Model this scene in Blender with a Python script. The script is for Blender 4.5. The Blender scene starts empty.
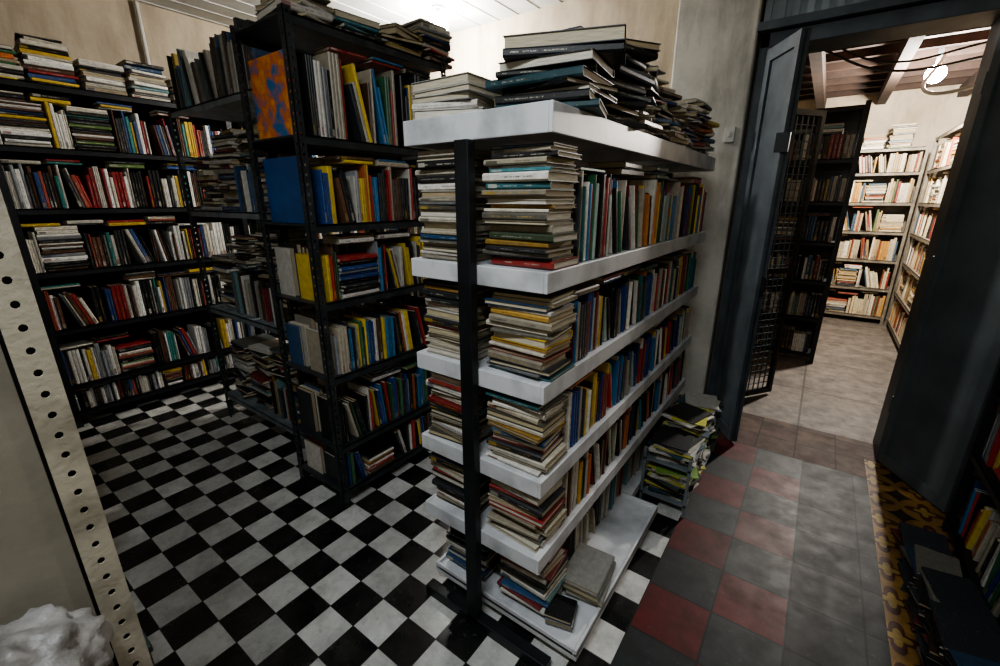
import bpy, math, random
from mathutils import Vector, Matrix
random.seed(7)
X=Vector((1,0,0));Y=Vector((0,1,0));Z=Vector((0,0,1))
scene=bpy.context.scene
def s2l(c):
    return c/12.92 if c<=0.04045 else ((c+0.055)/1.055)**2.4
def hx(h):
    h=h.lstrip('#');return tuple(s2l(int(h[i:i+2],16)/255) for i in (0,2,4))
# ------------------------------------------------------------ materials
def newmat(name):
    m=bpy.data.materials.new(name);m.use_nodes=True
    nt=m.node_tree;b=nt.nodes['Principled BSDF'];return m,nt,b
def N(nt,t,**k):
    n=nt.nodes.new(t)
    for a,v in k.items(): setattr(n,a,v)
    return n
def mth(nt,op,a,b=None,c=None):
    n=nt.nodes.new('ShaderNodeMath');n.operation=op
    for i,v in enumerate((a,b,c)):
        if v is None: continue
        if isinstance(v,(int,float)): n.inputs[i].default_value=v
        else: nt.links.new(v,n.inputs[i])
    return n.outputs[0]
def mixc(nt,f,a,b,blend='MIX'):
    n=nt.nodes.new('ShaderNodeMix');n.data_type='RGBA';n.blend_type=blend
    for s,v in ((0,f),(6,a),(7,b)):
        if isinstance(v,(int,float)): n.inputs[s].default_value=v
        elif isinstance(v,tuple): n.inputs[s].default_value=(*v[:3],1)
        else: nt.links.new(v,n.inputs[s])
    return n.outputs[2]
def noise(nt,vec,scale,detail=4,rough=.55):
    n=nt.nodes.new('ShaderNodeTexNoise');n.inputs['Scale'].default_value=scale
    n.inputs['Detail'].default_value=detail;n.inputs['Roughness'].default_value=rough
    if vec is not None: nt.links.new(vec,n.inputs['Vector'])
    return n.outputs['Fac']
def ramp(nt,f,p0,p1,c0=(0,0,0),c1=(1,1,1)):
    n=nt.nodes.new('ShaderNodeValToRGB');nt.links.new(f,n.inputs[0])
    e=n.color_ramp.elements;e[0].position=p0;e[1].position=p1;e[0].color=(*c0,1);e[1].color=(*c1,1)
    return n.outputs[0]
def plain(name,col,rough=.6,metal=0,col2=None,nscale=6,bump=.1,lo=.35,hi=.7):
    m,nt,b=newmat(name)
    tc=N(nt,'ShaderNodeTexCoord').outputs['Object']
    f=noise(nt,tc,nscale,6)
    c2=col2 if col2 else tuple(c*.65 for c in col)
    nt.links.new(ramp(nt,f,lo,hi,col,c2),b.inputs['Base Color'])
    b.inputs['Roughness'].default_value=rough;b.inputs['Metallic'].default_value=metal
    if bump:
        bp=N(nt,'ShaderNodeBump');bp.inputs['Strength'].default_value=bump;bp.inputs['Distance'].default_value=.004
        nt.links.new(noise(nt,tc,nscale*8,4),bp.inputs['Height']);nt.links.new(bp.outputs[0],b.inputs['Normal'])
    return m
def stained(name,col,dark,rough=.9):
    """old plaster with vertical run-down stains and blotches"""
    m,nt,b=newmat(name)
    tc=N(nt,'ShaderNodeTexCoord').outputs['Object']
    mp=N(nt,'ShaderNodeMapping');mp.inputs['Scale'].default_value=(1,1,.22);nt.links.new(tc,mp.inputs[0])
    f=noise(nt,mp.outputs[0],7,8,.65);g=noise(nt,tc,2.2,8,.7)
    c=mixc(nt,ramp(nt,g,.42,.68),col,tuple((a+b2)/2 for a,b2 in zip(col,dark)))
    c=mixc(nt,mth(nt,'MULTIPLY',ramp(nt,f,.48,.72),.8),c,dark)
    nt.links.new(c,b.inputs['Base Color']);b.inputs['Roughness'].default_value=rough
    bp=N(nt,'ShaderNodeBump');bp.inputs['Strength'].default_value=.35;bp.inputs['Distance'].default_value=.006
    nt.links.new(noise(nt,tc,22,6),bp.inputs['Height']);nt.links.new(bp.outputs[0],b.inputs['Normal'])
    return m
def emis(name,col,st):
    m,nt,b=newmat(name);b.inputs['Base Color'].default_value=(*col,1)
    b.inputs['Emission Color'].default_value=(*col,1);b.inputs['Emission Strength'].default_value=st;return m

M_white=plain('white_painted_metal',hx('#c6c8cb'),.45,0,hx('#85878a'),7,.05,.45,.8)
M_black=plain('black_steel',hx('#15171a'),.45,.3,hx('#24262a'),9,.08)
M_darkrack=plain('dark_grey_steel',hx('#272b2e'),.5,.3,hx('#444747'),14,.1,.45,.8)
M_rackblue=plain('grey_steel_shelf',hx('#7c858a'),.5,.2,hx('#50585c'),10,.1)
M_storeshelf=plain('grey_brown_steel_shelf',hx('#857c6c'),.5,.1,hx('#5a5246'),10,.1)
M_cream=plain('cream_dirty_paint',hx('#a19b8b'),.5,.0,hx('#605a4c'),13,.3,.45,.8)
M_cream2=plain('cream_dirty_panel',hx('#7f7a6e'),.55,.0,hx('#5a564a'),5,.2,.42,.8)
M_beige=stained('beige_plaster',hx('#b3a692'),hx('#8a7e6c'))
M_col=stained('old_white_plaster',hx('#cfcdc5'),hx('#85837b'))
M_ceil=plain('ceiling_white',hx('#c6c7c5'),.8,0,hx('#aeaeab'),3,.1)
M_door=plain('grey_painted_door',hx('#596062'),.5,.1,hx('#464c4e'),4,.1)
M_frame=plain('blue_grey_steel',hx('#545d64'),.5,.2,hx('#3b4349'),6,.15)
M_corr=plain('corrugated_steel',hx('#98a5ae'),.5,.3,hx('#77828a'),6,.1)
M_wood=plain('old_roof_wood',hx('#5b3d2b'),.8,0,hx('#33211a'),8,.3)
M_wood2=plain('rafter_wood',hx('#3c2a1f'),.8,0,hx('#261a14'),8,.3)
M_teal=plain('pale_teal_metal',hx('#5d6c6e'),.5,.1,hx('#4a5656'),5,.1)
M_bag=plain('dusty_plastic_sack',hx('#7d7b79'),.5,0,hx('#4d4a46'),14,.4)
M_card=plain('cardboard',hx('#5a4a38'),.85,0,hx('#4a3c2c'),6,.15)
M_plastic=plain('white_plastic',hx('#c8c8c4'),.4,0,hx('#b0b0aa'),5,.02)
M_bulb=emis('bulb_glow',(1,.97,.92),200)
M_tube=emis('tube_glow',(.9,.96,1),12)
M_bulb2=emis('bulb_glow_back',(.93,.97,1),300)

def tilemat(name,s,ca,cb,phase=(0,0),grout=hx('#2a2927'),rough=.35,checker=True,gw=.012,wear=.35,dirt=0,wearcol=None,spec=.5,scuff=.25):
    m,nt,b=newmat(name)
    tc=N(nt,'ShaderNodeTexCoord').outputs['Object']
    sp=N(nt,'ShaderNodeSeparateXYZ');nt.links.new(tc,sp.inputs[0])
    x=mth(nt,'DIVIDE',mth(nt,'SUBTRACT',sp.outputs[0],phase[0]),s)
    y=mth(nt,'DIVIDE',mth(nt,'SUBTRACT',sp.outputs[1],phase[1]),s)
    fx=mth(nt,'FLOOR',x);fy=mth(nt,'FLOOR',y)
    par=mth(nt,'FLOORED_MODULO',mth(nt,'ADD',fx,fy),2.0)
    par=mth(nt,'GREATER_THAN',par,.5)
    ux=mth(nt,'FRACT',x);uy=mth(nt,'FRACT',y)
    ex=mth(nt,'MINIMUM',ux,mth(nt,'SUBTRACT',1.0,ux));ey=mth(nt,'MINIMUM',uy,mth(nt,'SUBTRACT',1.0,uy))
    g=mth(nt,'LESS_THAN',mth(nt,'MINIMUM',ex,ey),gw)
    cv=N(nt,'ShaderNodeCombineXYZ');nt.links.new(fx,cv.inputs[0]);nt.links.new(fy,cv.inputs[1])
    wn=N(nt,'ShaderNodeTexWhiteNoise');nt.links.new(cv.outputs[0],wn.inputs['Vector'])
    col=mixc(nt,par,ca,cb) if checker else mixc(nt,wn.outputs[0],ca,cb)
    var=mth(nt,'MULTIPLY_ADD',wn.outputs[0],.3,.78)
    vc=N(nt,'ShaderNodeCombineXYZ')
    for i in range(3): nt.links.new(var,vc.inputs[i])
    col=mixc(nt,1.0,col,vc.outputs[0],'MULTIPLY')
    n1=noise(nt,tc,9,8,.7)
    w=ramp(nt,n1,.42,.75,(1,1,1),(1-wear,)*3)
    col=mixc(nt,1.0,col,w,'MULTIPLY')
    n2=noise(nt,tc,30,6,.7)
    col=mixc(nt,mth(nt,'MULTIPLY',mth(nt,'GREATER_THAN',n2,.62),scuff),col,hx('#6b6760'))
    if dirt:
        n3=noise(nt,tc,3.5,8,.75)
        col=mixc(nt,mth(nt,'MULTIPLY',ramp(nt,n3,.42,.66),dirt),col,wearcol or hx('#26221f'))
    col=mixc(nt,g,col,grout)
    nt.links.new(col,b.inputs['Base Color'])
    r=mth(nt,'MULTIPLY_ADD',n1,.4,rough-.15);nt.links.new(r,b.inputs['Roughness'])
    b.inputs['Specular IOR Level'].default_value=spec
    bp=N(nt,'ShaderNodeBump');bp.inputs['Strength'].default_value=.25;bp.inputs['Distance'].default_value=.003
    nt.links.new(mth(nt,'SUBTRACT',mth(nt,'MULTIPLY',n2,.3),g),bp.inputs['Height']);nt.links.new(bp.outputs[0],b.inputs['Normal'])
    return m
M_check=tilemat('checker_tile',.15,hx('#d0d0cc'),hx('#101214'),(-1.375,.56),rough=.25,dirt=.35,wearcol=hx('#4d4b47'),wear=.5)
M_red=tilemat('red_grey_tile',.25,hx('#571719'),hx('#2a2f31'),(-.1,.1),hx('#191817'),.45,wear=.6,dirt=.4,spec=.3,scuff=.12,gw=.016)
M_greyt=tilemat('grey_tile',.25,hx('#2c3032'),hx('#1f2224'),(0.15,.1),hx('#141414'),.5,checker=False,wear=.6,dirt=.5,spec=.3,scuff=.12,gw=.016)
M_slab=tilemat('concrete_slab',.9,hx('#857b70'),hx('#6d645a'),(.1,3.5),hx('#3a332c'),.55,False,.008,.6,.85,hx('#3c352f'))
M_thr=tilemat('brown_tile',.22,hx('#4d342a'),hx('#5a4334'),(.1,3.1),hx('#241c17'),.6,True,.02,.6,.7,spec=.3)
def ornate():
    m,nt,b=newmat('ornamental_tile')
    tc=N(nt,'ShaderNodeTexCoord').outputs['Object']
    sp=N(nt,'ShaderNodeSeparateXYZ');nt.links.new(tc,sp.inputs[0])
    s=.2
    ux=mth(nt,'SUBTRACT',mth(nt,'FRACT',mth(nt,'DIVIDE',sp.outputs[0],s)),.5)
    uy=mth(nt,'SUBTRACT',mth(nt,'FRACT',mth(nt,'DIVIDE',sp.outputs[1],s)),.5)
    r=mth(nt,'SQRT',mth(nt,'ADD',mth(nt,'MULTIPLY',ux,ux),mth(nt,'MULTIPLY',uy,uy)))
    a=mth(nt,'ARCTAN2',uy,ux)
    pet=mth(nt,'MULTIPLY_ADD',mth(nt,'COSINE',mth(nt,'MULTIPLY',a,4.0)),.11,.3)
    k=mth(nt,'LESS_THAN',r,pet);k2=mth(nt,'LESS_THAN',r,mth(nt,'MULTIPLY',pet,.55))
    ring=mth(nt,'GREATER_THAN',r,.52)
    c=mixc(nt,k,hx('#947038'),hx('#552f1f'));c=mixc(nt,k2,c,hx('#a08440'));c=mixc(nt,ring,c,hx('#34241c'))
    w=ramp(nt,noise(nt,tc,5,8,.75),.38,.65,(1,1,1),(.35,.34,.32))
    c=mixc(nt,1.0,c,w,'MULTIPLY')
    nt.links.new(c,b.inputs['Base Color']);b.inputs['Roughness'].default_value=.6
    return m
M_orn=ornate()
def bookmats():
    m,nt,b=newmat('book_cover')
    a=N(nt,'ShaderNodeAttribute');a.attribute_name='col'
    t=N(nt,'ShaderNodeAttribute');t.attribute_name='txt'
    uv=N(nt,'ShaderNodeUVMap');sp=N(nt,'ShaderNodeSeparateXYZ');nt.links.new(uv.outputs[0],sp.inputs[0])
    u,v=sp.outputs[0],sp.outputs[1]
    rnd=t.outputs['Alpha']
    cv=N(nt,'ShaderNodeCombineXYZ');nt.links.new(u,cv.inputs[0]);nt.links.new(mth(nt,'MULTIPLY',rnd,37.0),cv.inputs[1])
    nt.links.new(mth(nt,'MULTIPLY',v,.012),cv.inputs[2])
    let=mth(nt,'GREATER_THAN',noise(nt,cv.outputs[0],260,1,.5),.47)
    cw=N(nt,'ShaderNodeCombineXYZ');nt.links.new(u,cw.inputs[0]);nt.links.new(mth(nt,'MULTIPLY',rnd,91.0),cw.inputs[1])
    word=mth(nt,'GREATER_THAN',noise(nt,cw.outputs[0],22,1,.5),.46)
    band=mth(nt,'MULTIPLY',mth(nt,'GREATER_THAN',v,.36),mth(nt,'LESS_THAN',v,.64))
    ur=mth(nt,'MULTIPLY',mth(nt,'GREATER_THAN',u,.02),mth(nt,'LESS_THAN',u,.17))
    mask=mth(nt,'MULTIPLY',mth(nt,'MULTIPLY',let,word),mth(nt,'MULTIPLY',band,ur))
    bd=mth(nt,'MULTIPLY',mth(nt,'GREATER_THAN',u,.008),mth(nt,'LESS_THAN',u,mth(nt,'MULTIPLY_ADD',rnd,.05,.0)))
    bd=mth(nt,'MULTIPLY',bd,mth(nt,'GREATER_THAN',rnd,.7))
    mask=mth(nt,'MAXIMUM',mask,bd)
    tc=N(nt,'ShaderNodeTexCoord').outputs['Object']
    w=ramp(nt,noise(nt,tc,40,6,.7),.35,.75,(1,1,1),(.62,.6,.57))
    c=mixc(nt,mth(nt,'MULTIPLY',mask,.7),a.outputs['Color'],t.outputs['Color'])
    c=mixc(nt,1.0,c,w,'MULTIPLY')
    sc=mth(nt,'MULTIPLY',mth(nt,'GREATER_THAN',noise(nt,tc,150,4,.7),.65),.35)
    c=mixc(nt,sc,c,hx('#a59e90'))
    nt.links.new(c,b.inputs['Base Color']);b.inputs['Roughness'].default_value=.42
    p,nt,b=newmat('book_pages')
    a=N(nt,'ShaderNodeAttribute');a.attribute_name='col'
    uv=N(nt,'ShaderNodeUVMap')
    mp=N(nt,'ShaderNodeMapping');mp.inputs['Scale'].default_value=(1,.02,1);nt.links.new(uv.outputs[0],mp.inputs[0])
    w=ramp(nt,noise(nt,mp.outputs[0],900,2),.3,.7,(.5,.48,.45),(1,1,1))
    nt.links.new(mixc(nt,1.0,a.outputs['Color'],w,'MULTIPLY'),b.inputs['Base Color']);b.inputs['Roughness'].default_value=.85
    return m,p
M_cover,M_pages=bookmats()
# ------------------------------------------------------------ mesh builder
class MB:
    def __init__(s): s.v=[];s.f=[];s.mi=[];s.col=[];s.txt=[];s.uv=[]
    def face(s,idx,mi=0,col=(1,1,1),txt=(0,0,0,0),uv=None):
        s.f.append(idx);s.mi.append(mi);s.col.append(col);s.txt.append(txt)
        s.uv.append(uv if uv else [(-1,-1)]*len(idx))
    def obox(s,O,A,B,C,a,b,c,mi=0,col=(1,1,1)):
        n=len(s.v)
        for k in (0,c):
            for j in (0,b):
                for i in (0,a): s.v.append(O+A*i+B*j+C*k)
        for q in ((0,2,3,1),(4,5,7,6),(0,1,5,4),(2,6,7,3),(0,4,6,2),(1,3,7,5)):
            s.face([n+i for i in q],mi,col)
    def box(s,x0,x1,y0,y1,z0,z1,mi=0): s.obox(Vector((x0,y0,z0)),X,Y,Z,x1-x0,y1-y0,z1-z0,mi)
    def build(s,name,mats,parent=None,bevel=0,attrs=False,smooth=False):
        me=bpy.data.meshes.new(name);me.from_pydata([tuple(v) for v in s.v],[],s.f)
        for m in (mats if isinstance(mats,(list,tuple)) else [mats]): me.materials.append(m)
        me.polygons.foreach_set('material_index',s.mi)
        if attrs:
            c=me.color_attributes.new('col','FLOAT_COLOR','CORNER');t=me.color_attributes.new('txt','FLOAT_COLOR','CORNER')
            uvl=me.uv_layers.new(name='UVMap')
            cd=[];td=[];ud=[]
            for f,cc,tt,uu in zip(s.f,s.col,s.txt,s.uv):
                for k in range(len(f)): cd+=[cc[0],cc[1],cc[2],1];td+=list(tt);ud+=list(uu[k])
            c.data.foreach_set('color',cd);t.data.foreach_set('color',td);uvl.data.foreach_set('uv',ud)
        if smooth:
            for p in me.polygons: p.use_smooth=True
        me.update();o=bpy.data.objects.new(name,me);scene.collection.objects.link(o)
        if parent: o.parent=parent
        if bevel:
            b=o.modifiers.new('bevel','BEVEL');b.width=bevel;b.segments=2;b.limit_method='ANGLE'
        return o
def empty(name,loc=(0,0,0)):
    e=bpy.data.objects.new(name,None);scene.collection.objects.link(e);e.empty_display_size=.1;return e
def cyl(mb,P0,P1,r,n=12,r1=None,mi=0):
    P0=Vector(P0);P1=Vector(P1);d=(P1-P0).normalized();a=d.orthogonal().normalized();b=d.cross(a)
    r1=r if r1 is None else r1;k=len(mb.v)
    for P,R in ((P0,r),(P1,r1)):
        for i in range(n):
            t=2*math.pi*i/n;mb.v.append(P+a*math.cos(t)*R+b*math.sin(t)*R)
    for i in range(n): j=(i+1)%n;mb.face([k+i,k+j,k+n+j,k+n+i],mi)
    mb.face([k+i for i in range(n)][::-1],mi);mb.face([k+n+i for i in range(n)],mi)
def sphere(mb,C,r,n=16,m=10,sc=(1,1,1),mi=0):
    C=Vector(C);k=len(mb.v)
    for j in range(m+1):
        p=math.pi*j/m
        for i in range(n):
            t=2*math.pi*i/n
            mb.v.append(C+Vector((math.sin(p)*math.cos(t)*r*sc[0],math.sin(p)*math.sin(t)*r*sc[1],math.cos(p)*r*sc[2])))
    for j in range(m):
        for i in range(n):
            a=k+j*n+i;b=k+j*n+(i+1)%n;mb.face([a,a+n,b+n,b],mi)
def slotted_flange(mb,O,A,Nn,w,h,pitch,r,th=.003):
    cells=int(h/pitch)
    for i in range(cells):
        z0=i*pitch;c=(w*.5,z0+pitch/2)
        out=[(0,z0),(w/2,z0),(w,z0),(w,z0+pitch/2),(w,z0+pitch),(w/2,z0+pitch),(0,z0+pitch),(0,z0+pitch/2)]
        ins=[(c[0]+r*math.cos(math.radians(-135+45*k)),c[1]+r*1.15*math.sin(math.radians(-135+45*k))) for k in range(8)]
        n=len(mb.v)
        for t in (0,th):
            for p in out+ins: mb.v.append(O+A*p[0]+Z*p[1]+Nn*t)
        for k in range(8):
            j=(k+1)%8
            mb.face([n+k,n+j,n+8+j,n+8+k]);mb.face([n+16+k,n+24+k,n+24+j,n+16+j]);mb.face([n+8+k,n+8+j,n+24+j,n+24+k])
        for a,b in ((2,3),(3,4),(6,7),(7,0)): mb.face([n+a,n+b,n+16+b,n+16+a])
def slotted_angle(mb,x,y,z0,h,sx,sy,w=.04,pitch=.04,r=.0065):
    slotted_flange(mb,Vector((x,y,z0)),X*sx,Y*sy,w,h,pitch,r)
    slotted_flange(mb,Vector((x,y,z0)),Y*sy,X*sx,w,h,pitch,r)
# ------------------------------------------------------------ books
def pal(*items):
    c=[hx(a) for a,_ in items];w=[b for _,b in items]
    return c,w
P_GEN=pal(('#d8d5cc',9),('#bdb8a8',6),('#a89a7e',5),('#1c1d20',10),('#2f3236',7),('#24406e',6),('#1f6f9f',3),('#3f8f9f',2),('#9a1f24',5),('#c5382b',3),('#c99e2c',4),('#d8bc3a',2),('#2e6a3a',3),('#6c8a3a',1),('#6a3f2a',4),('#5d2a5a',1),('#c0682a',2),('#8a8f94',3))
P_OLD=pal(('#c4beae',11),('#aaa28e',8),('#8a8374',7),('#d6d3cb',9),('#5a574f',5),('#26272a',9),('#23486c',3.5),('#8a2a26',3),('#a8843a',2),('#3e7a84',2.5),('#43503c',2),('#d4b43c',1),('#77797a',4))
P_WALL=pal(('#eeece6',14),('#d5cfc0',9),('#141518',13),('#2b2d30',8),('#cfae34',5),('#942426',6),('#a44a38',4),('#2a4a80',4),('#2b7f7a',2),('#5a3a2a',8),('#8d9094',4),('#6d8a4a',1))
P_MESS=pal(('#1c1e22',8),('#33383d',6),('#2f4f72',6),('#702a2c',4),('#9c968a',8),('#c9c6be',9),('#5e8488',4),('#98803a',2),('#56605c',4),('#3c2c24',6))
P_DARK=P_MESS
P_CREAM=pal(('#efe4cc',12),('#dac9a4',12),('#c4a878',10),('#a5553a',5),('#98382e',4),('#4c6474',4),('#3d3530',5),('#e0d4ac',8),('#cf9a4a',5),('#60744c',3))
P_BOLD=pal(('#1c4080',6),('#256fa0',4),('#dabc3a',5),('#b02b2a',5),('#16181b',9),('#dedbd2',8),('#2f6f4a',3),('#c0783a',3),('#5a2a48',2),('#9fb0a8',4),('#1f5f5c',3),('#7a2a26',4),('#3a3d40',5),('#b3a898',5))
P_R1=pal(('#14161a',12),('#2a2e33',8),('#d4d1c8',6),('#b5ac98',6),('#1f4480',5),('#2a70a0',4),('#e0c23a',7),('#a82a26',4),('#3a6a4a',3),('#5a4030',5),('#8d9094',3),('#b0602c',2))
P_BLACK=pal(('#121417',8),('#1d2126',6),('#1c2f54',7),('#2a2f33',4),('#6d6b64',2),('#274a52',2),('#8a8d90',1.5))
P_INK=pal(('#16191d',1),('#1a222c',1))
PAGE=[hx('#cfc7b1'),hx('#bfb393'),hx('#d6d2c6'),hx('#ab9b7c'),hx('#c6beA8')]
def pick(p): return random.choices(p[0],p[1])[0]
def book(mb,O,T,H,D,t,h,d,p):
    cc=pick(p);k=random.uniform(.65,1.15)
    lum=cc[0]*.3+cc[1]*.6+cc[2]*.1
    cc=tuple(min(.9,(c*.95+lum*.05)*k) for c in cc)
    tc=random.choice([hx('#c0bcaf'),hx('#a88c3a'),hx('#a6a296')]) if lum<.25 else random.choice([hx('#1a1a1a'),hx('#7a2222'),hx('#223a60')])
    tx=(*tc,random.random());pg=random.choice(PAGE)
    c=min(.005,t*.25);b=min(.0022,t*.12);e=c+b*.5
    out=[(0,d),(0,c),(c,0),(t-c,0),(t,c),(t,d)];inn=[(b,d),(b,e),(e,b),(t-e,b),(t-b,e),(t-b,d)]
    n=len(mb.v)
    for z in (0,h):
        for q in out+inn: mb.v.append(O+T*q[0]+H*z+D*q[1])
    for i in range(5):
        uv=None
        if i==2: uv=[(0,0),(0,1),(h,1),(h,0)]
        mb.face([n+i,n+i+1,n+12+i+1,n+12+i],0,cc,tx,uv)
        mb.face([n+i,n+6+i,n+7+i,n+1+i],0,cc);mb.face([n+12+i,n+13+i,n+19+i,n+18+i],0,cc)
    mb.face([n,n+12,n+18,n+6],0,cc);mb.face([n+5,n+11,n+23,n+17],0,cc)
    m=len(mb.v);g=.0035
    for hh in (g,h-g):
        for q in ((b,b),(t-b,b),(t-b,d-g),(b,d-g)): mb.v.append(O+T*q[0]+H*hh+D*q[1])
    for q,uv in (((0,3,2,1),[(0,0),(0,d),(t,d),(t,0)]),((4,5,6,7),[(0,0),(t,0),(t,d),(0,d)]),((3,7,6,2),[(0,0),(0,h),(t,h),(t,0)])):
        mb.face([m+i for i in q],1,pg,(0,0,0,0),uv)
def flat_book(mb,cx,cy,z,ang,t,h,d,p,flip=False):
    H=Vector((math.cos(ang),math.sin(ang),0));D=Vector((-math.sin(ang),math.cos(ang),0))
    if flip: D=-D
    book(mb,Vector((cx,cy,z))-H*h/2-D*d/2,Z,H,D,t,h,d,p)
def stack(mb,cx,cy,z,height,ang,h=(.2,.23),d=(.14,.165),p=P_OLD,jit=.03,tr=(.01,.032),flip=.3,off=.008):
    top=z
    while True:
        t=random.uniform(*tr)
        if top+t>z+height: break
        flat_book(mb,cx+random.uniform(-off,off),cy+random.uniform(-off,off),top,ang+random.gauss(0,jit),t,random.uniform(*h),random.uniform(*d),p,random.random()<flip)
        top+=t+.0006
    return top
def row(mb,O,T,L,D,gap,p,h=(.18,.235),d=(.13,.17),flat=.35,lean=.1,stk=.05,tr=(.009,.034),off=.025):
    pos=0;tops=[]
    h=(min(h[0],gap*.75),min(h[1],gap-.012))
    while pos<L-.035:
        r=random.random()
        if r<stk and L-pos>.26:
            w=min(random.uniform(*h)+.0,.23);c=O+T*(pos+w/2)+D*(.085)
            ang=math.atan2(T.y,T.x)
            dd=Vector((-math.sin(ang),math.cos(ang),0));fl=dd.dot(D)<0
            tp=0;hh=gap*random.uniform(.5,.93)
            while tp<hh-.03:
                t=random.uniform(*tr);hb=w-random.uniform(0,.03)
                flat_book(mb,c.x,c.y,O.z+tp,ang+random.gauss(0,.02),t,hb,random.uniform(*d),p,fl);tp+=t+.0005
            pos+=w+.008;tops.append((pos-w,pos,tp));continue
        if r<stk+lean*.25 and L-pos>.3 and pos>.05:
            a=math.radians(random.uniform(5,16));n=random.randint(2,6)
            sa,ca=math.sin(a),math.cos(a);p0=pos;pos+=h[1]*sa
            for _ in range(n):
                t=random.uniform(*tr);hb=random.uniform(h[0],h[1]*.95)
                if pos+t/ca>L-.01: break
                book(mb,O+T*pos+D*random.uniform(0,off),T*ca+Z*sa,Z*ca-T*sa,D,t,hb,random.uniform(*d),p)
                pos+=t/ca+.001
            tops.append((p0,pos+.02,h[1]));pos+=.001;continue
        n=random.choice([1,1,1,1,1,1,1,2,3]) ;t=random.uniform(*tr);hb=random.uniform(*h);db=random.uniform(*d)
        pp=([pick(p)],[1]) if n>1 else p
        of=random.uniform(0,off)
        for _ in range(n):
            if pos+t>L-.002: break
            book(mb,O+T*pos+D*of,T,Z,D,t,hb,db,pp);tops.append((pos,pos+t,hb));pos+=t+.0008
        if n==1 and t>L-pos: break
        if random.random()<.02: pos+=random.uniform(.01,.04)
    s=0
    ang=math.atan2(T.y,T.x);dd=Vector((-math.sin(ang),math.cos(ang),0));fl=dd.dot(D)<0
    while s<L-.24:
        if random.random()<flat:
            w=random.uniform(.19,.23);mx=max([q[2] for q in tops if q[0]<s+w and q[1]>s] or [0])
            if mx>0:
                tp=mx+.001;k=random.randint(1,4)
                for _ in range(k):
                    t=random.uniform(.008,.028)
                    if tp+t>gap-.008: break
                    c=O+T*(s+w/2)+D*.09
                    flat_book(mb,c.x,c.y,O.z+tp,ang+random.gauss(0,.04),t,w-random.uniform(.005,.03),random.uniform(.13,.16),p,fl);tp+=t+.0006
            s+=w+.01
        else: s+=.12
def books_obj(mb,name,parent=None): return mb.build(name,[M_cover,M_pages],parent,0,True)

def rack(name,x0,x1,y0,y1,zs,face,mat,p,postw=.04,th=.025,bay=1.05,back=True,slotted=False,fill=True,shelfmat=None,**kw):
    e=empty(name);U=MB();S=MB();B=MB()
    ax=Y if face in('+X','-X') else X
    lo,hi=(y0,y1) if ax is Y else (x0,x1)
    nb=max(1,round((hi-lo)/bay));bw=(hi-lo)/nb
    H=zs[-1]+.03
    for i in range(nb+1):
        c=min(max(lo+bw*i-postw/2,lo),hi-postw)
        for k in (0,1):
            if ax is Y: bx=(x0 if k==0 else x1-postw);by=c
            else: by=(y0 if k==0 else y1-postw);bx=c
            if slotted:
                sx=1 if ((k==0) if ax is Y else (i<nb)) else -1;sy=1 if ((i<nb) if ax is Y else (k==0)) else -1
                slotted_angle(U,bx if sx>0 else bx+postw,by if sy>0 else by+postw,0,H,sx,sy,postw)
            else: U.box(bx,bx+postw,by,by+postw,0,H)
    for z in zs:
        S.box(x0+.003,x1-.003,y0+.003,y1-.003,z-th*.3,z)
        if ax is Y:
            S.box(x0+.003,x0+.006,y0+.004,y1-.004,z-th-.012,z);S.box(x1-.006,x1-.003,y0+.004,y1-.004,z-th-.012,z)
        else:
            S.box(x0+.004,x1-.004,y0+.003,y0+.006,z-th-.012,z);S.box(x0+.004,x1-.004,y1-.006,y1-.003,z-th-.012,z)
    if back:
        if face=='+X': S.box(x0+.008,x0+.012,y0+.01,y1-.01,zs[0],zs[-1])
        if face=='-X': S.box(x1-.012,x1-.008,y0+.01,y1-.01,zs[0],zs[-1])
        if face=='-Y': S.box(x0+.01,x1-.01,y1-.012,y1-.008,zs[0],zs[-1])
    U.build('uprights',mat,e);S.build('shelves',shelfmat or mat,e)
    if fill:
        for li in range(len(zs)-1):
            gap=zs[li+1]-zs[li]-th-.012
            for i in range(nb):
                a=lo+bw*i+postw*.7;L=bw-postw*1.4
                z=zs[li]+.001
                if face=='+X': row(B,Vector((x1-.02,a,z)),Y,L,-X,gap,p,**kw)
                if face=='-X': row(B,Vector((x0+.02,a,z)),Y,L,X,gap,p,**kw)
                if face=='-Y': row(B,Vector((a,y0+.02,z)),X,L,Y,gap,p,**kw)
        books_obj(B,'shelved_books',e)
    return e

# ------------------------------------------------------------ room shell
CH=3.06
def slab(name,x0,x1,y0,y1,z0,z1,mat,parent=None):
    m=MB();m.box(x0,x1,y0,y1,z0,z1);return m.build(name,mat,parent)
slab('floor',-4.6,-.35,-1.6,3.5,-.1,0,M_check)
slab('floor_entry',-.35,.15,-1.6,3.1,-.1,0,M_red)
slab('floor_aisle',.15,.47,-1.6,3.1,-.1,0,M_greyt)
slab('floor_border',.47,1.4,-1.6,3.35,-.1,0,M_orn)
m=MB();m.box(-.35,.47,3.1,3.62,-.1,0);m.box(.47,1.4,3.35,3.62,-.1,0);m.build('floor_threshold',M_thr)
slab('floor_storeroom',-1.6,1.4,3.62,7.9,-.1,0,M_slab)
slab('wall_left',-4.75,-4.6,-1.6,3.65,-.1,CH,M_beige)
slab('wall_right',1.4,1.55,-1.6,7.9,-.1,CH,M_beige)
slab('wall_rear',-4.75,1.55,-1.75,-1.6,-.1,CH,M_beige)
w=MB();w.box(-4.6,-.5,3.5,3.62,0,CH);w.box(.58,1.4,3.5,3.62,0,CH);w.box(-.5,.58,3.5,3.62,2.55,CH)
w.build('wall_back',M_beige)
w=MB();w.box(-1.0,-.52,3.34,3.5,0,CH);w.build('wall_pillar',M_col,None,.01)
w=MB()
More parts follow.
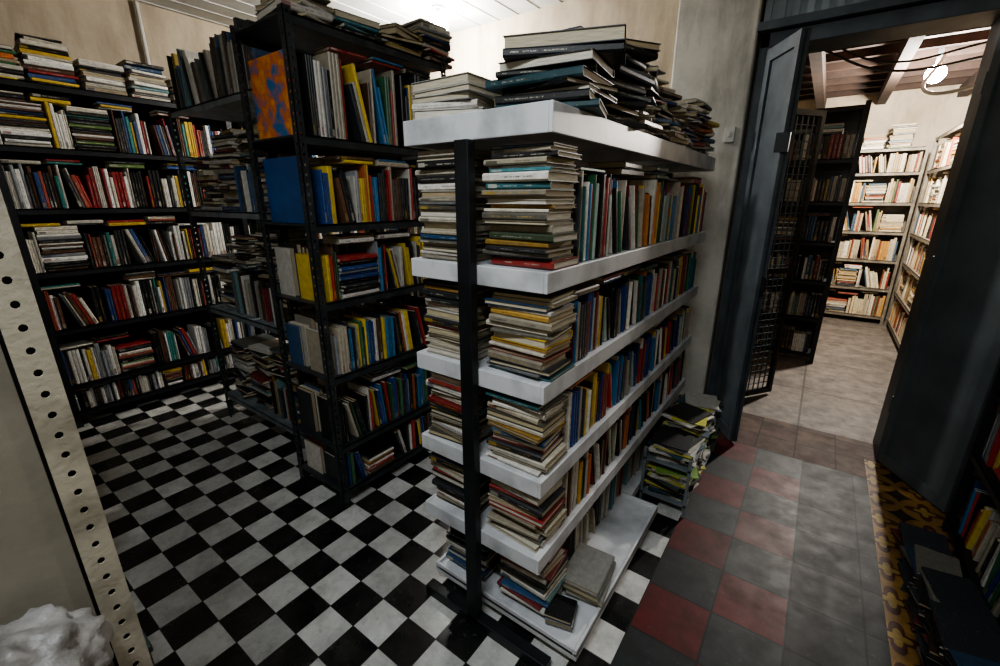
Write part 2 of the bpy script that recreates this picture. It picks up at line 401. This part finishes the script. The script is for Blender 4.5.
w.box(-4.75,1.55,-1.75,3.62,CH,CH+.1)
x=-4.55
while x<1.35: w.box(x,x+.008,-1.6,3.5,CH-.006,CH);x+=.2
w.build('ceiling',M_ceil)
# storeroom
slab('wall_store_left',-1.75,-1.6,3.62,7.9,-.1,3.0,M_beige)
slab('wall_store_back',-1.75,1.55,7.9,8.05,-.1,3.0,M_beige)
w=MB();x=-1.6
while x<1.38:
    w.box(x,min(x+.14,1.4),3.62,7.9,2.97,3.0);x+=.148
w.box(-1.75,1.55,3.62,8.05,3.001,3.06)
w.build('ceiling_storeroom',M_wood)
w=MB()
yy=3.9
while yy<7.8: w.box(-1.59,1.39,yy,yy+.06,2.88,2.969);yy+=.38
for xx in (-.35,.28,1.02): w.box(xx,xx+.09,3.64,7.89,2.76,2.879)
w.build('roof_rafters',M_wood2)
# ------------------------------------------------------------ door set
D=empty('door_1')
m=MB();m.box(-.5,-.45,3.38,3.66,0,2.55);m.box(.53,.58,3.38,3.66,0,2.55);m.box(-.5,.58,3.38,3.66,2.47,2.55)
m.build('door_frame',M_frame,D,.004)
def leaf(name,hinge,end,z0,z1,th,mat):
    m=MB();h=Vector((*hinge,0));e=Vector((*end,0));A=(e-h);L=A.length;A.normalize();Nn=Vector((-A.y,A.x,0))
    m.obox(h+Z*z0,A,Nn,Z,L,th*.4,z1-z0)
    for (a,b,c,d) in ((0,.05,0,z1-z0),(L-.05,L,0,z1-z0),(.05,L-.05,0,.07),(.05,L-.05,z1-z0-.07,z1-z0)):
        m.obox(h+Z*(z0+c)+A*a-Nn*th*.35,A,Nn,Z,b-a,th*1.1,d-c)
    for zz in (.35,1.2,2.1): cyl(m,h+Z*zz-A*.012,h+Z*(zz+.1)-A*.012,.011)
    return m.build(name,mat,D,.002)
leaf('door_leaf_right',(.535,3.36),(.785,2.93),.02,2.45,.045,M_door)
leaf('door_leaf_left',(-.44,3.36),(-.255,3.05),.02,2.45,.045,M_frame)
m=MB()
cyl(m,(-.235,3.05,1.03),(-.235,3.05,1.15),.01);m.box(-.3,-.232,3.02,3.045,1.85,1.95)
m.build('door_handle',M_black,D)
m=MB();xx=-.5
while xx<1.38:
    m.box(xx,xx+.035,3.37,3.39,2.57,3.04);m.box(xx+.035,xx+.07,3.385,3.40,2.57,3.04);xx+=.07
m.build('corrugated_lintel_panel',M_corr)
m=MB();m.box(-.52,1.39,3.33,3.376,2.555,2.6);m.build('trim_1',M_frame)
# mesh gate folded into storeroom
G=empty('grille_gate')
h=Vector((-.42,3.68,0));e=Vector((-.12,4.12,0));A=(e-h);L=A.length;A.normalize();Nn=Vector((-A.y,A.x,0))
m=MB()
for a,b,c,d in ((0,.035,.03,2.2),(L-.035,L,.03,2.2),(.035,L-.035,.03,.07),(.035,L-.035,2.16,2.2),(.035,L-.035,1.05,1.09)):
    m.obox(h+A*a+Z*c,A,Nn,Z,b-a,.03,d-c)
m.build('gate_frame',M_black,G)
m=MB();k=0
while .06+k*.055<L-.04:
    a=.05+k*.055;m.obox(h+A*a+Z*.07+Nn*.012,A,Nn,Z,.007,.007,2.09);k+=1
zz=.12
while zz<2.15: m.obox(h+A*.035+Z*zz+Nn*.018,A,Nn,Z,L-.07,.006,.006);zz+=.055
m.build('gate_mesh',M_frame,G)
# ------------------------------------------------------------ gondola (white double sided shelf)
GX0,GX1,GY0,GY1=-1.11,-.58,1.02,2.96
Gd=empty('double_sided_bookshelf')
levels=[(.44,.06),(.745,.06),(1.075,.06),(1.41,.06),(1.83,.072)]
for i,(zt,hl) in enumerate(levels):
    m=MB()
    m.box(GX0+.012,GX1-.012,GY0+.012,GY1-.012,zt-.018,zt-.002)
    m.box(GX0,GX0+.012,GY0,GY1,zt-hl,zt);m.box(GX1-.012,GX1,GY0,GY1,zt-hl,zt)
    m.box(GX0+.012,GX1-.012,GY0,GY0+.012,zt-hl,zt);m.box(GX0+.012,GX1-.012,GY1-.012,GY1,zt-hl,zt)
    m.box(GX0+.012,GX1-.012,1.98,2.0,zt-hl,zt-.018)
    m.build('shelf_%d'%(i+1),M_white,Gd,.0025)
m=MB();m.box(GX0,-.44,1.06,1.99,.07,.085);m.box(-.452,-.44,1.06,1.99,.05,.1);m.box(GX0,GX0+.012,1.06,1.99,.05,.1);m.box(GX0+.012,-.452,1.06,1.072,.05,.1);m.box(GX0+.012,-.452,1.978,1.99,.05,.1)
m.box(GX0,GX1,2.0,2.95,.05,.1)
m.build('base_shelf',M_white,Gd,.0025)
m=MB()
m.box(-.873,-.822,.985,1.018,.02,1.757)
m.box(-.873,-.822,1.955,1.975,.1,.38);m.box(-.873,-.822,2.962,3.0,0,1.757)
m.box(-1.1,-.52,.985,1.03,.0,.045);m.box(-1.15,-.5,2.965,3.0,0,.045);m.box(-1.1,-.5,1.5,1.53,0,.049)
m.build('uprights',M_black,Gd,.003)
B=MB()
zb=[.1]+[l[0] for l in levels]
for i in range(5):
    z=zb[i]+.001;gap=(zb[i+1]-(.072 if i==4 else .06))-z-.004
    hh=gap*.98
    y0=1.035 if i else 1.09
    pl=P_OLD if i!=0 else P_DARK
    stack(B,-.70,y0+.095,z,hh,0,(.195,.225),(.14,.175),pl,.045,(.007,.026),.35,.012)
    stack(B,-.985,y0+.095,z,hh,0,(.19,.22),(.14,.175),pl,.04,(.007,.026),.35,.01)
    ys=y0+.21
    if i>=1:
        pr={4:P_BOLD,3:P_BOLD,2:P_BOLD,1:P_GEN}[i]
        row(B,Vector((-.592,ys,z)),Y,2.94-ys,-X,gap,pr,(.17,.225) if i<4 else (.2,.27),(.13,.17),.6,.35,.0,(.005,.019),.016)
        row(B,Vector((-1.09,ys,z)),Y,2.94-ys,X,gap,P_GEN,(.17,.215) if i<4 else (.2,.26),(.13,.17),.4,.25,.04)
    else:
        row(B,Vector((-.62,ys+.1,z)),Y,1.9-ys,-X,gap,P_OLD,(.16,.21),(.13,.16),.1,.9,.0,(.006,.018))
        row(B,Vector((-1.09,ys,z)),Y,1.9-ys,X,gap,P_DARK,(.16,.21),(.13,.17),.2,.5,.1)
        row(B,Vector((-.62,2.05,z)),Y,.85,-X,gap,P_DARK,(.16,.21),(.13,.16),.2,.5,.1)
books_obj(B,'shelved_books',Gd)
B=MB();zt=1.831
PW=pal(('#c9c8c2',5),('#aeb0ae',4),('#d8d5cc',3))
stack(B,-.995,1.14,zt,.125,.15,(.2,.23),(.15,.17),PW,.1,(.016,.03),.5)
stack(B,-1.0,1.40,zt,.15,.1,(.2,.23),(.15,.17),P_OLD,.1,(.012,.03),.5)
t0=stack(B,-.71,1.24,zt,.135,.15,(.25,.3),(.19,.24),P_BLACK,.22,(.012,.024),.2,.025)
t0=stack(B,-.69,1.25,t0,.035,.45,(.31,.315),(.22,.23),P_INK,.0,(.02,.03),0)
flat_book(B,-.68,1.27,t0,.36,.034,.32,.24,P_INK,True)
stack(B,-.70,1.53,zt,.26,1.35,(.22,.29),(.18,.24),P_BLACK,.25,(.010,.026),.3,.03)
stack(B,-.98,1.65,zt,.22,1.5,(.2,.26),(.16,.2),P_GEN,.15,(.012,.026),.3)
yy=1.79
while yy<2.87:
    hb=.3-.07*(yy-1.79)
    stack(B,-.675,yy,zt,hb*random.uniform(.6,1.1),math.pi/2,(.17,.2),(.14,.17),random.choice([P_OLD,P_GEN,P_BOLD]),.22,(.006,.022),.15,.02)
    stack(B,-.91,yy,zt,hb*random.uniform(.7,1.35),math.pi/2,(.17,.2),(.14,.17),random.choice([P_OLD,P_GEN,P_R1]),.2,(.008,.025),.4,.02)
    yy+=.205
stack(B,-.53,1.36,.101,.085,math.pi/2+.12,(.21,.22),(.15,.155),pal(('#7a7a76',3),('#62645f',2)),.06,(.018,.03),0)
stack(B,-.55,1.16,.101,.04,.3,(.1,.13),(.1,.12),P_BLACK,.1,(.01,.02),.5)
books_obj(B,'book_piles',Gd)
# low magazine tray attached to the shelf's second bay
m=MB()
for z in (.06,.27): m.box(-.57,-.33,2.1,2.88,z,z+.012)
for (a,b) in ((-.57,2.1),(-.345,2.1),(-.57,2.865),(-.345,2.865)): m.box(a,a+.015,b,b+.015,0,.34)
m.build('magazine_tray',M_rackblue,Gd)
B=MB();P_MAG=pal(('#c9c84a',3),('#7faa4a',2),('#d0cec6',4),('#1d1f22',9),('#3c5a6a',3),('#8a8a86',3))
for z,hm in ((.073,.17),(.283,.15)):
    for c in (2.24,2.49,2.74): stack(B,-.445,c,z,hm*random.uniform(.6,1),math.pi/2,(.2,.24),(.18,.21),P_MAG,.2,(.003,.01),.5,.015)
books_obj(B,'magazine_piles',Gd)
# ------------------------------------------------------------ dark slotted rack
def covermat(name,c1,c2,c3,sc):
    m,nt,b=newmat(name);tc=N(nt,'ShaderNodeTexCoord').outputs['Object']
    n=N(nt,'ShaderNodeValToRGB');nt.links.new(noise(nt,tc,sc,5,.6),n.inputs[0]);r=n.color_ramp
    r.elements[0].position=.40;r.elements[0].color=(*c1,1);r.elements[1].position=.62;r.elements[1].color=(*c3,1)
    e=r.elements.new(.52);e.color=(*c2,1);nt.links.new(n.outputs[0],b.inputs['Base Color']);b.inputs['Roughness'].default_value=.35;return m
M_or=covermat('illustrated_orange_cover',hx('#1f5f8f'),hx('#b8602a'),hx('#d08a3a'),12)
M_bl=covermat('blue_cover',hx('#16406f'),hx('#194a80'),hx('#1d5590'),3)
R1=rack('steel_bookshelf',-2.26,-1.83,1.1,2.02,[.1,.36,.75,1.13,1.49,1.86,2.3],'+X',M_darkrack,P_R1,.035,.025,1.05,False,True,fill=False)
B=MB();zs=[.1,.36,.75,1.13,1.49,1.86,2.3]
for li in range(6):
    z=zs[li]+.001;gap=zs[li+1]-z-.04
    a=1.135 if li not in (4,5) else 1.195
    row(B,Vector((-1.845,a,z)),Y,1.985-a,-X,gap,P_R1,(.2,.27) if li<5 else (.24,.36),(.15,.2),.5,.6,.02,(.006,.022),.015)
    row(B,Vector((-2.24,a,z)),Y,1.985-a,X,gap,P_MESS,(.2,.27),(.13,.17),.3,.6,.05)
yy=1.24
while yy<2.0:
    stack(B,-1.96,yy,2.302,random.uniform(.09,.2),math.pi/2,(.19,.23),(.2,.25),P_OLD if yy<1.6 else P_R1,.15,(.012,.03),.5,.015);yy+=.25
books_obj(B,'shelved_books',R1)
for nm,z,h,t,mt in (('illustrated_book',1.862,.33,.03,M_or),('blue_hardcover_book',1.492,.29,.045,M_bl)):
    m=MB();x0,w,y=-2.225,.31,1.14
    m.box(x0,x0+w,y,y+.003,z,z+h);m.box(x0,x0+w,y+t-.003,y+t,z,z+h);m.box(x0,x0+.003,y,y+t,z,z+h);m.build(nm+'_cover',mt,R1,.001)
    m=MB();m.box(x0+.004,x0+w-.004,y+.0035,y+t-.0035,z+.004,z+h-.004);m.build(nm+'_pages',M_plastic,R1)
R2=rack('cluttered_bookshelf',-3.46,-2.31,1.22,1.64,[.2,.87,1.53,2.12],'-Y',M_darkrack,P_DARK,.04,.025,1.3,False,True,fill=False,shelfmat=M_rackblue)
B=MB()
for z,g in ((.2,.62),(.87,.61),(1.53,.54)):
    xx=-3.41
    while xx<-2.6:
        r=random.random();L=random.uniform(.24,.4)
        if xx+L>-2.36: L=-2.36-xx
        if r<.55:
            stack(B,xx+.14,1.41,z+.001,g*random.uniform(.5,.95),0,(.2,.26),(.17,.28),P_MESS,.13,(.006,.03),.35,.015);xx+=.29
        else:
            hh=random.uniform(.24,.3)
            row(B,Vector((xx,1.26,z+.001)),X,L,Y,hh+.01,P_MESS,(.2,hh),(.15,.22),0,.8,0,(.005,.02),.03)
            stack(B,xx+L/2,1.4,z+hh+.004,(g-hh)*random.uniform(.5,.9),0,(.2,.24),(.17,.25),P_MESS,.15,(.005,.02),.4,.02);xx+=L+.02
    stack(B,-2.47,1.41,z+.001,g*random.uniform(.5,.95),0,(.2,.24),(.17,.28),P_MESS,.1,(.006,.03),.35,.01)
row(B,Vector((-3.4,1.25,2.122)),X,1.05,Y,.42,P_MESS,(.22,.33),(.15,.2),.0,.9,.1,(.008,.03))
books_obj(B,'cluttered_books',R2)
# ------------------------------------------------------------ wall racks
RW=rack('wall_bookshelf',-4.5,-4.15,.48,3.3,[.12,.32,.73,1.13,1.54,1.92,2.3],'+X',M_black,P_WALL,.04,.025,1.4,True,h=(.2,.28),flat=.6,lean=.35,stk=.03,tr=(.008,.026),off=.015)
B=MB();yy=.62
while yy<3.2:
    stack(B,-4.3,yy,2.302,random.uniform(.15,.34),math.pi/2,(.2,.24),(.18,.22),random.choice([P_GEN,P_OLD,P_WALL]),.06,(.01,.03),.2);yy+=.26
books_obj(B,'book_piles',RW)
rack('back_wall_bookshelf',-3.9,-1.2,3.15,3.48,[.12,.5,.88,1.26,1.64,2.0],'-Y',M_black,P_GEN,.04,.025,.9,True,flat=.3)
rack('storeroom_bookshelf',-1.5,.15,5.2,5.5,[.1,.47,.84,1.21,1.58,1.95,2.38],'-Y',M_black,P_MESS,.04,.025,.85,True,flat=.3)
RS=rack('storeroom_bookshelf',-.6,.86,7.5,7.85,[.1,.47,.84,1.2,1.56,1.92,2.2],'-Y',M_storeshelf,P_CREAM,.03,.025,1.6,True,h=(.2,.29),flat=.9,lean=.8,stk=.06,tr=(.008,.028),off=.02)
rack('storeroom_bookshelf',.88,1.2,4.4,7.45,[.1,.47,.84,1.2,1.56,1.92,2.28],'-X',M_storeshelf,P_CREAM,.03,.025,1.5,True,h=(.2,.29),flat=.9,lean=.8,stk=.06,tr=(.008,.028),off=.02)
B=MB();xx=-.45
while xx<.8: stack(B,xx,7.66,2.202,random.uniform(.12,.3),0,(.2,.23),(.17,.2),P_CREAM,.1,(.012,.03),.3);xx+=.26
books_obj(B,'book_piles',RS)
RL=rack('low_bookshelf',.75,1.05,1.2,2.8,[.08,.46,.78,1.05],'-X',M_black,P_R1,.03,.025,.85,True,h=(.2,.27),flat=.4,lean=.9,stk=.05)
B=MB();yy=1.33
while yy<2.7: stack(B,.9,yy,1.052,random.uniform(.05,.12),math.pi/2,(.2,.23),(.18,.22),P_MESS,.12,(.01,.03),.3);yy+=.26
books_obj(B,'book_piles',RL)
B=MB();P_MAGD=pal(('#1c1e22',8),('#33383d',6),('#2f4a62',4),('#5a2a2c',3),('#6c685f',5),('#3c2c24',6))
for yy,hb in ((2.5,.08),(2.26,.14),(2.02,.2),(1.78,.24),(1.54,.28)):
    stack(B,.63,yy,.001,hb,1.6,(.18,.215),(.14,.17),P_MAGD,.15,(.004,.014),.3,.012)
books_obj(B,'floor_magazine_piles')
# ------------------------------------------------------------ foreground cream slotted rack
F=empty('cream_slotted_rack');m=MB()
slotted_flange(m,Vector((-.81,.094,0)),-Y,-X,.038,2.4,.031,.0048,.003)
slotted_flange(m,Vector((-.8131,.094,0)),-X,-Y,.038,2.4,.031,.0048,.003)
m.build('slotted_upright',M_cream,F)
m=MB();m.box(-.819,-.8155,-.5,.052,.02,2.3);m.build('side_panel',M_cream2,F,.001)
m=MB();m.box(-.845,-.822,.05,.0905,.02,2.3);m.build('hole_shade_strip',M_black,F)  # black strip added behind the holes, stands in for their shade
m=MB()
for z in (.3,.75,1.2): m.box(-1.7,-.85,-.5,.0,z-.02,z)
m.box(-1.72,-1.70,-.5,.05,0,2.3)
m.build('rack_shelves',M_cream2,F)
m=MB();m.box(-1.25,-1.09,.002,.13,.302,.6);m.box(-1.255,-1.085,.0,.135,.6,.62);m.box(-1.25,-1.09,.002,.13,0,.3);m.build('metal_bin',M_teal,F,.004)
b=MB();b.box(-.79,-.60,-.36,.03,0,.9);b.box(-.795,-.595,-.365,.035,.9,.93);b.build('cardboard_box',M_card,None,.004)
b=MB();sphere(b,(-.715,-.045,1.03),.08,48,32,(1.0,1.2,.8))
o=b.build('plastic_sack',M_bag,None,0,False,True)
tx=bpy.data.textures.new('sackfold','CLOUDS');tx.noise_scale=.035
dm=o.modifiers.new('folds','DISPLACE');dm.texture=tx;dm.strength=.05;dm.mid_level=.5;dm.texture_coords='GLOBAL'
# ------------------------------------------------------------ lamps & wiring
def bulb(name,loc,ceil,mat,r=.035):
    e=empty(name);x,y,z=loc
    m=MB();cyl(m,(x,y,z+r*.8),(x,y,ceil-.012),.018,14,.022);cyl(m,(x,y,ceil-.012),(x,y,ceil),.05,20);m.build('lamp_holder',M_plastic,e)
    m=MB();sphere(m,loc,r,20,14);m.build('bulb',mat,e,0,False,True)
def plight(name,loc,en,col,r):
    l=bpy.data.lights.new(name,'POINT');l.energy=en;l.color=col;l.shadow_soft_size=r
    o=bpy.data.objects.new(name,l);o.location=loc;scene.collection.objects.link(o)
bulb('ceiling_bulb_lamp',(-2.78,3.0,2.92),CH,M_bulb,.075)
plight('bulb_light',(-2.78,3.0,2.78),110,(1,.96,.9),.06)
bulb('storeroom_bulb_lamp',(.58,5.9,2.68),2.97,M_bulb2,.075)
plight('storeroom_light',(.58,5.9,2.54),380,(1,.92,.82),.06)
e=empty('fluorescent_ceiling_lamp');m=MB();m.box(-.9,.3,-.36,-.24,3.0,CH);m.build('lamp_body',M_plastic,e,.004)
m=MB();cyl(m,(-.88,-.3,2.975),(.28,-.3,2.975),.016);m.build('tube',M_tube,e)
l=bpy.data.lights.new('tube_light','AREA');l.shape='RECTANGLE';l.size=1.2;l.size_y=.12;l.energy=55;l.color=(.9,.96,1)
o=bpy.data.objects.new('tube_light',l);o.location=(-.3,-.3,2.95);scene.collection.objects.link(o)
def cable(name,pts,r,mat):
    cu=bpy.data.curves.new(name,'CURVE');cu.dimensions='3D';cu.bevel_depth=r
    s=cu.splines.new('BEZIER');s.bezier_points.add(len(pts)-1)
    for p,c in zip(s.bezier_points,pts): p.co=c;p.handle_left_type=p.handle_right_type='AUTO'
    cu.materials.append(mat);o=bpy.data.objects.new(name,cu);scene.collection.objects.link(o)
cable('lamp_cable',[(.60,5.8,2.8),(.50,5.2,2.42),(.72,5.0,2.40),(1.0,4.9,2.5),(1.39,4.8,2.75)],.014,M_plastic)
cable('lamp_cable',[(-.3,4.6,2.74),(.2,4.9,2.56),(.8,5.1,2.62),(1.39,5.4,2.74)],.009,M_black)
cable('lamp_cable',[(-.3,4.2,2.72),(.15,4.3,2.5),(.6,4.4,2.55),(1.39,4.5,2.74)],.007,M_black)
m=MB();m.box(-.62,-.56,3.318,3.339,1.95,2.04);m.box(-.6,-.58,3.312,3.318,1.98,2.01);m.build('wall_switch',M_plastic,None,.003)
m=MB();cyl(m,(-4.57,1.55,2.2),(-4.57,1.55,3.05),.014);m.build('conduit_pipe',M_plastic)
# ------------------------------------------------------------ world & camera
wd=bpy.data.worlds.new('world');scene.world=wd;wd.use_nodes=True
wd.node_tree.nodes['Background'].inputs[0].default_value=(.6,.7,.8,1);wd.node_tree.nodes['Background'].inputs[1].default_value=.015
try:
    scene.view_settings.look='AgX - Medium High Contrast'
except Exception as ex: print(ex)
cam=bpy.data.cameras.new('camera');cam.sensor_width=36;cam.lens=435*36/1000;cam.clip_start=.02
c=bpy.data.objects.new('camera',cam);c.location=(0,0,1.6);c.rotation_euler=(math.radians(90-17.1),0,math.radians(35.9))
scene.collection.objects.link(c);scene.camera=c
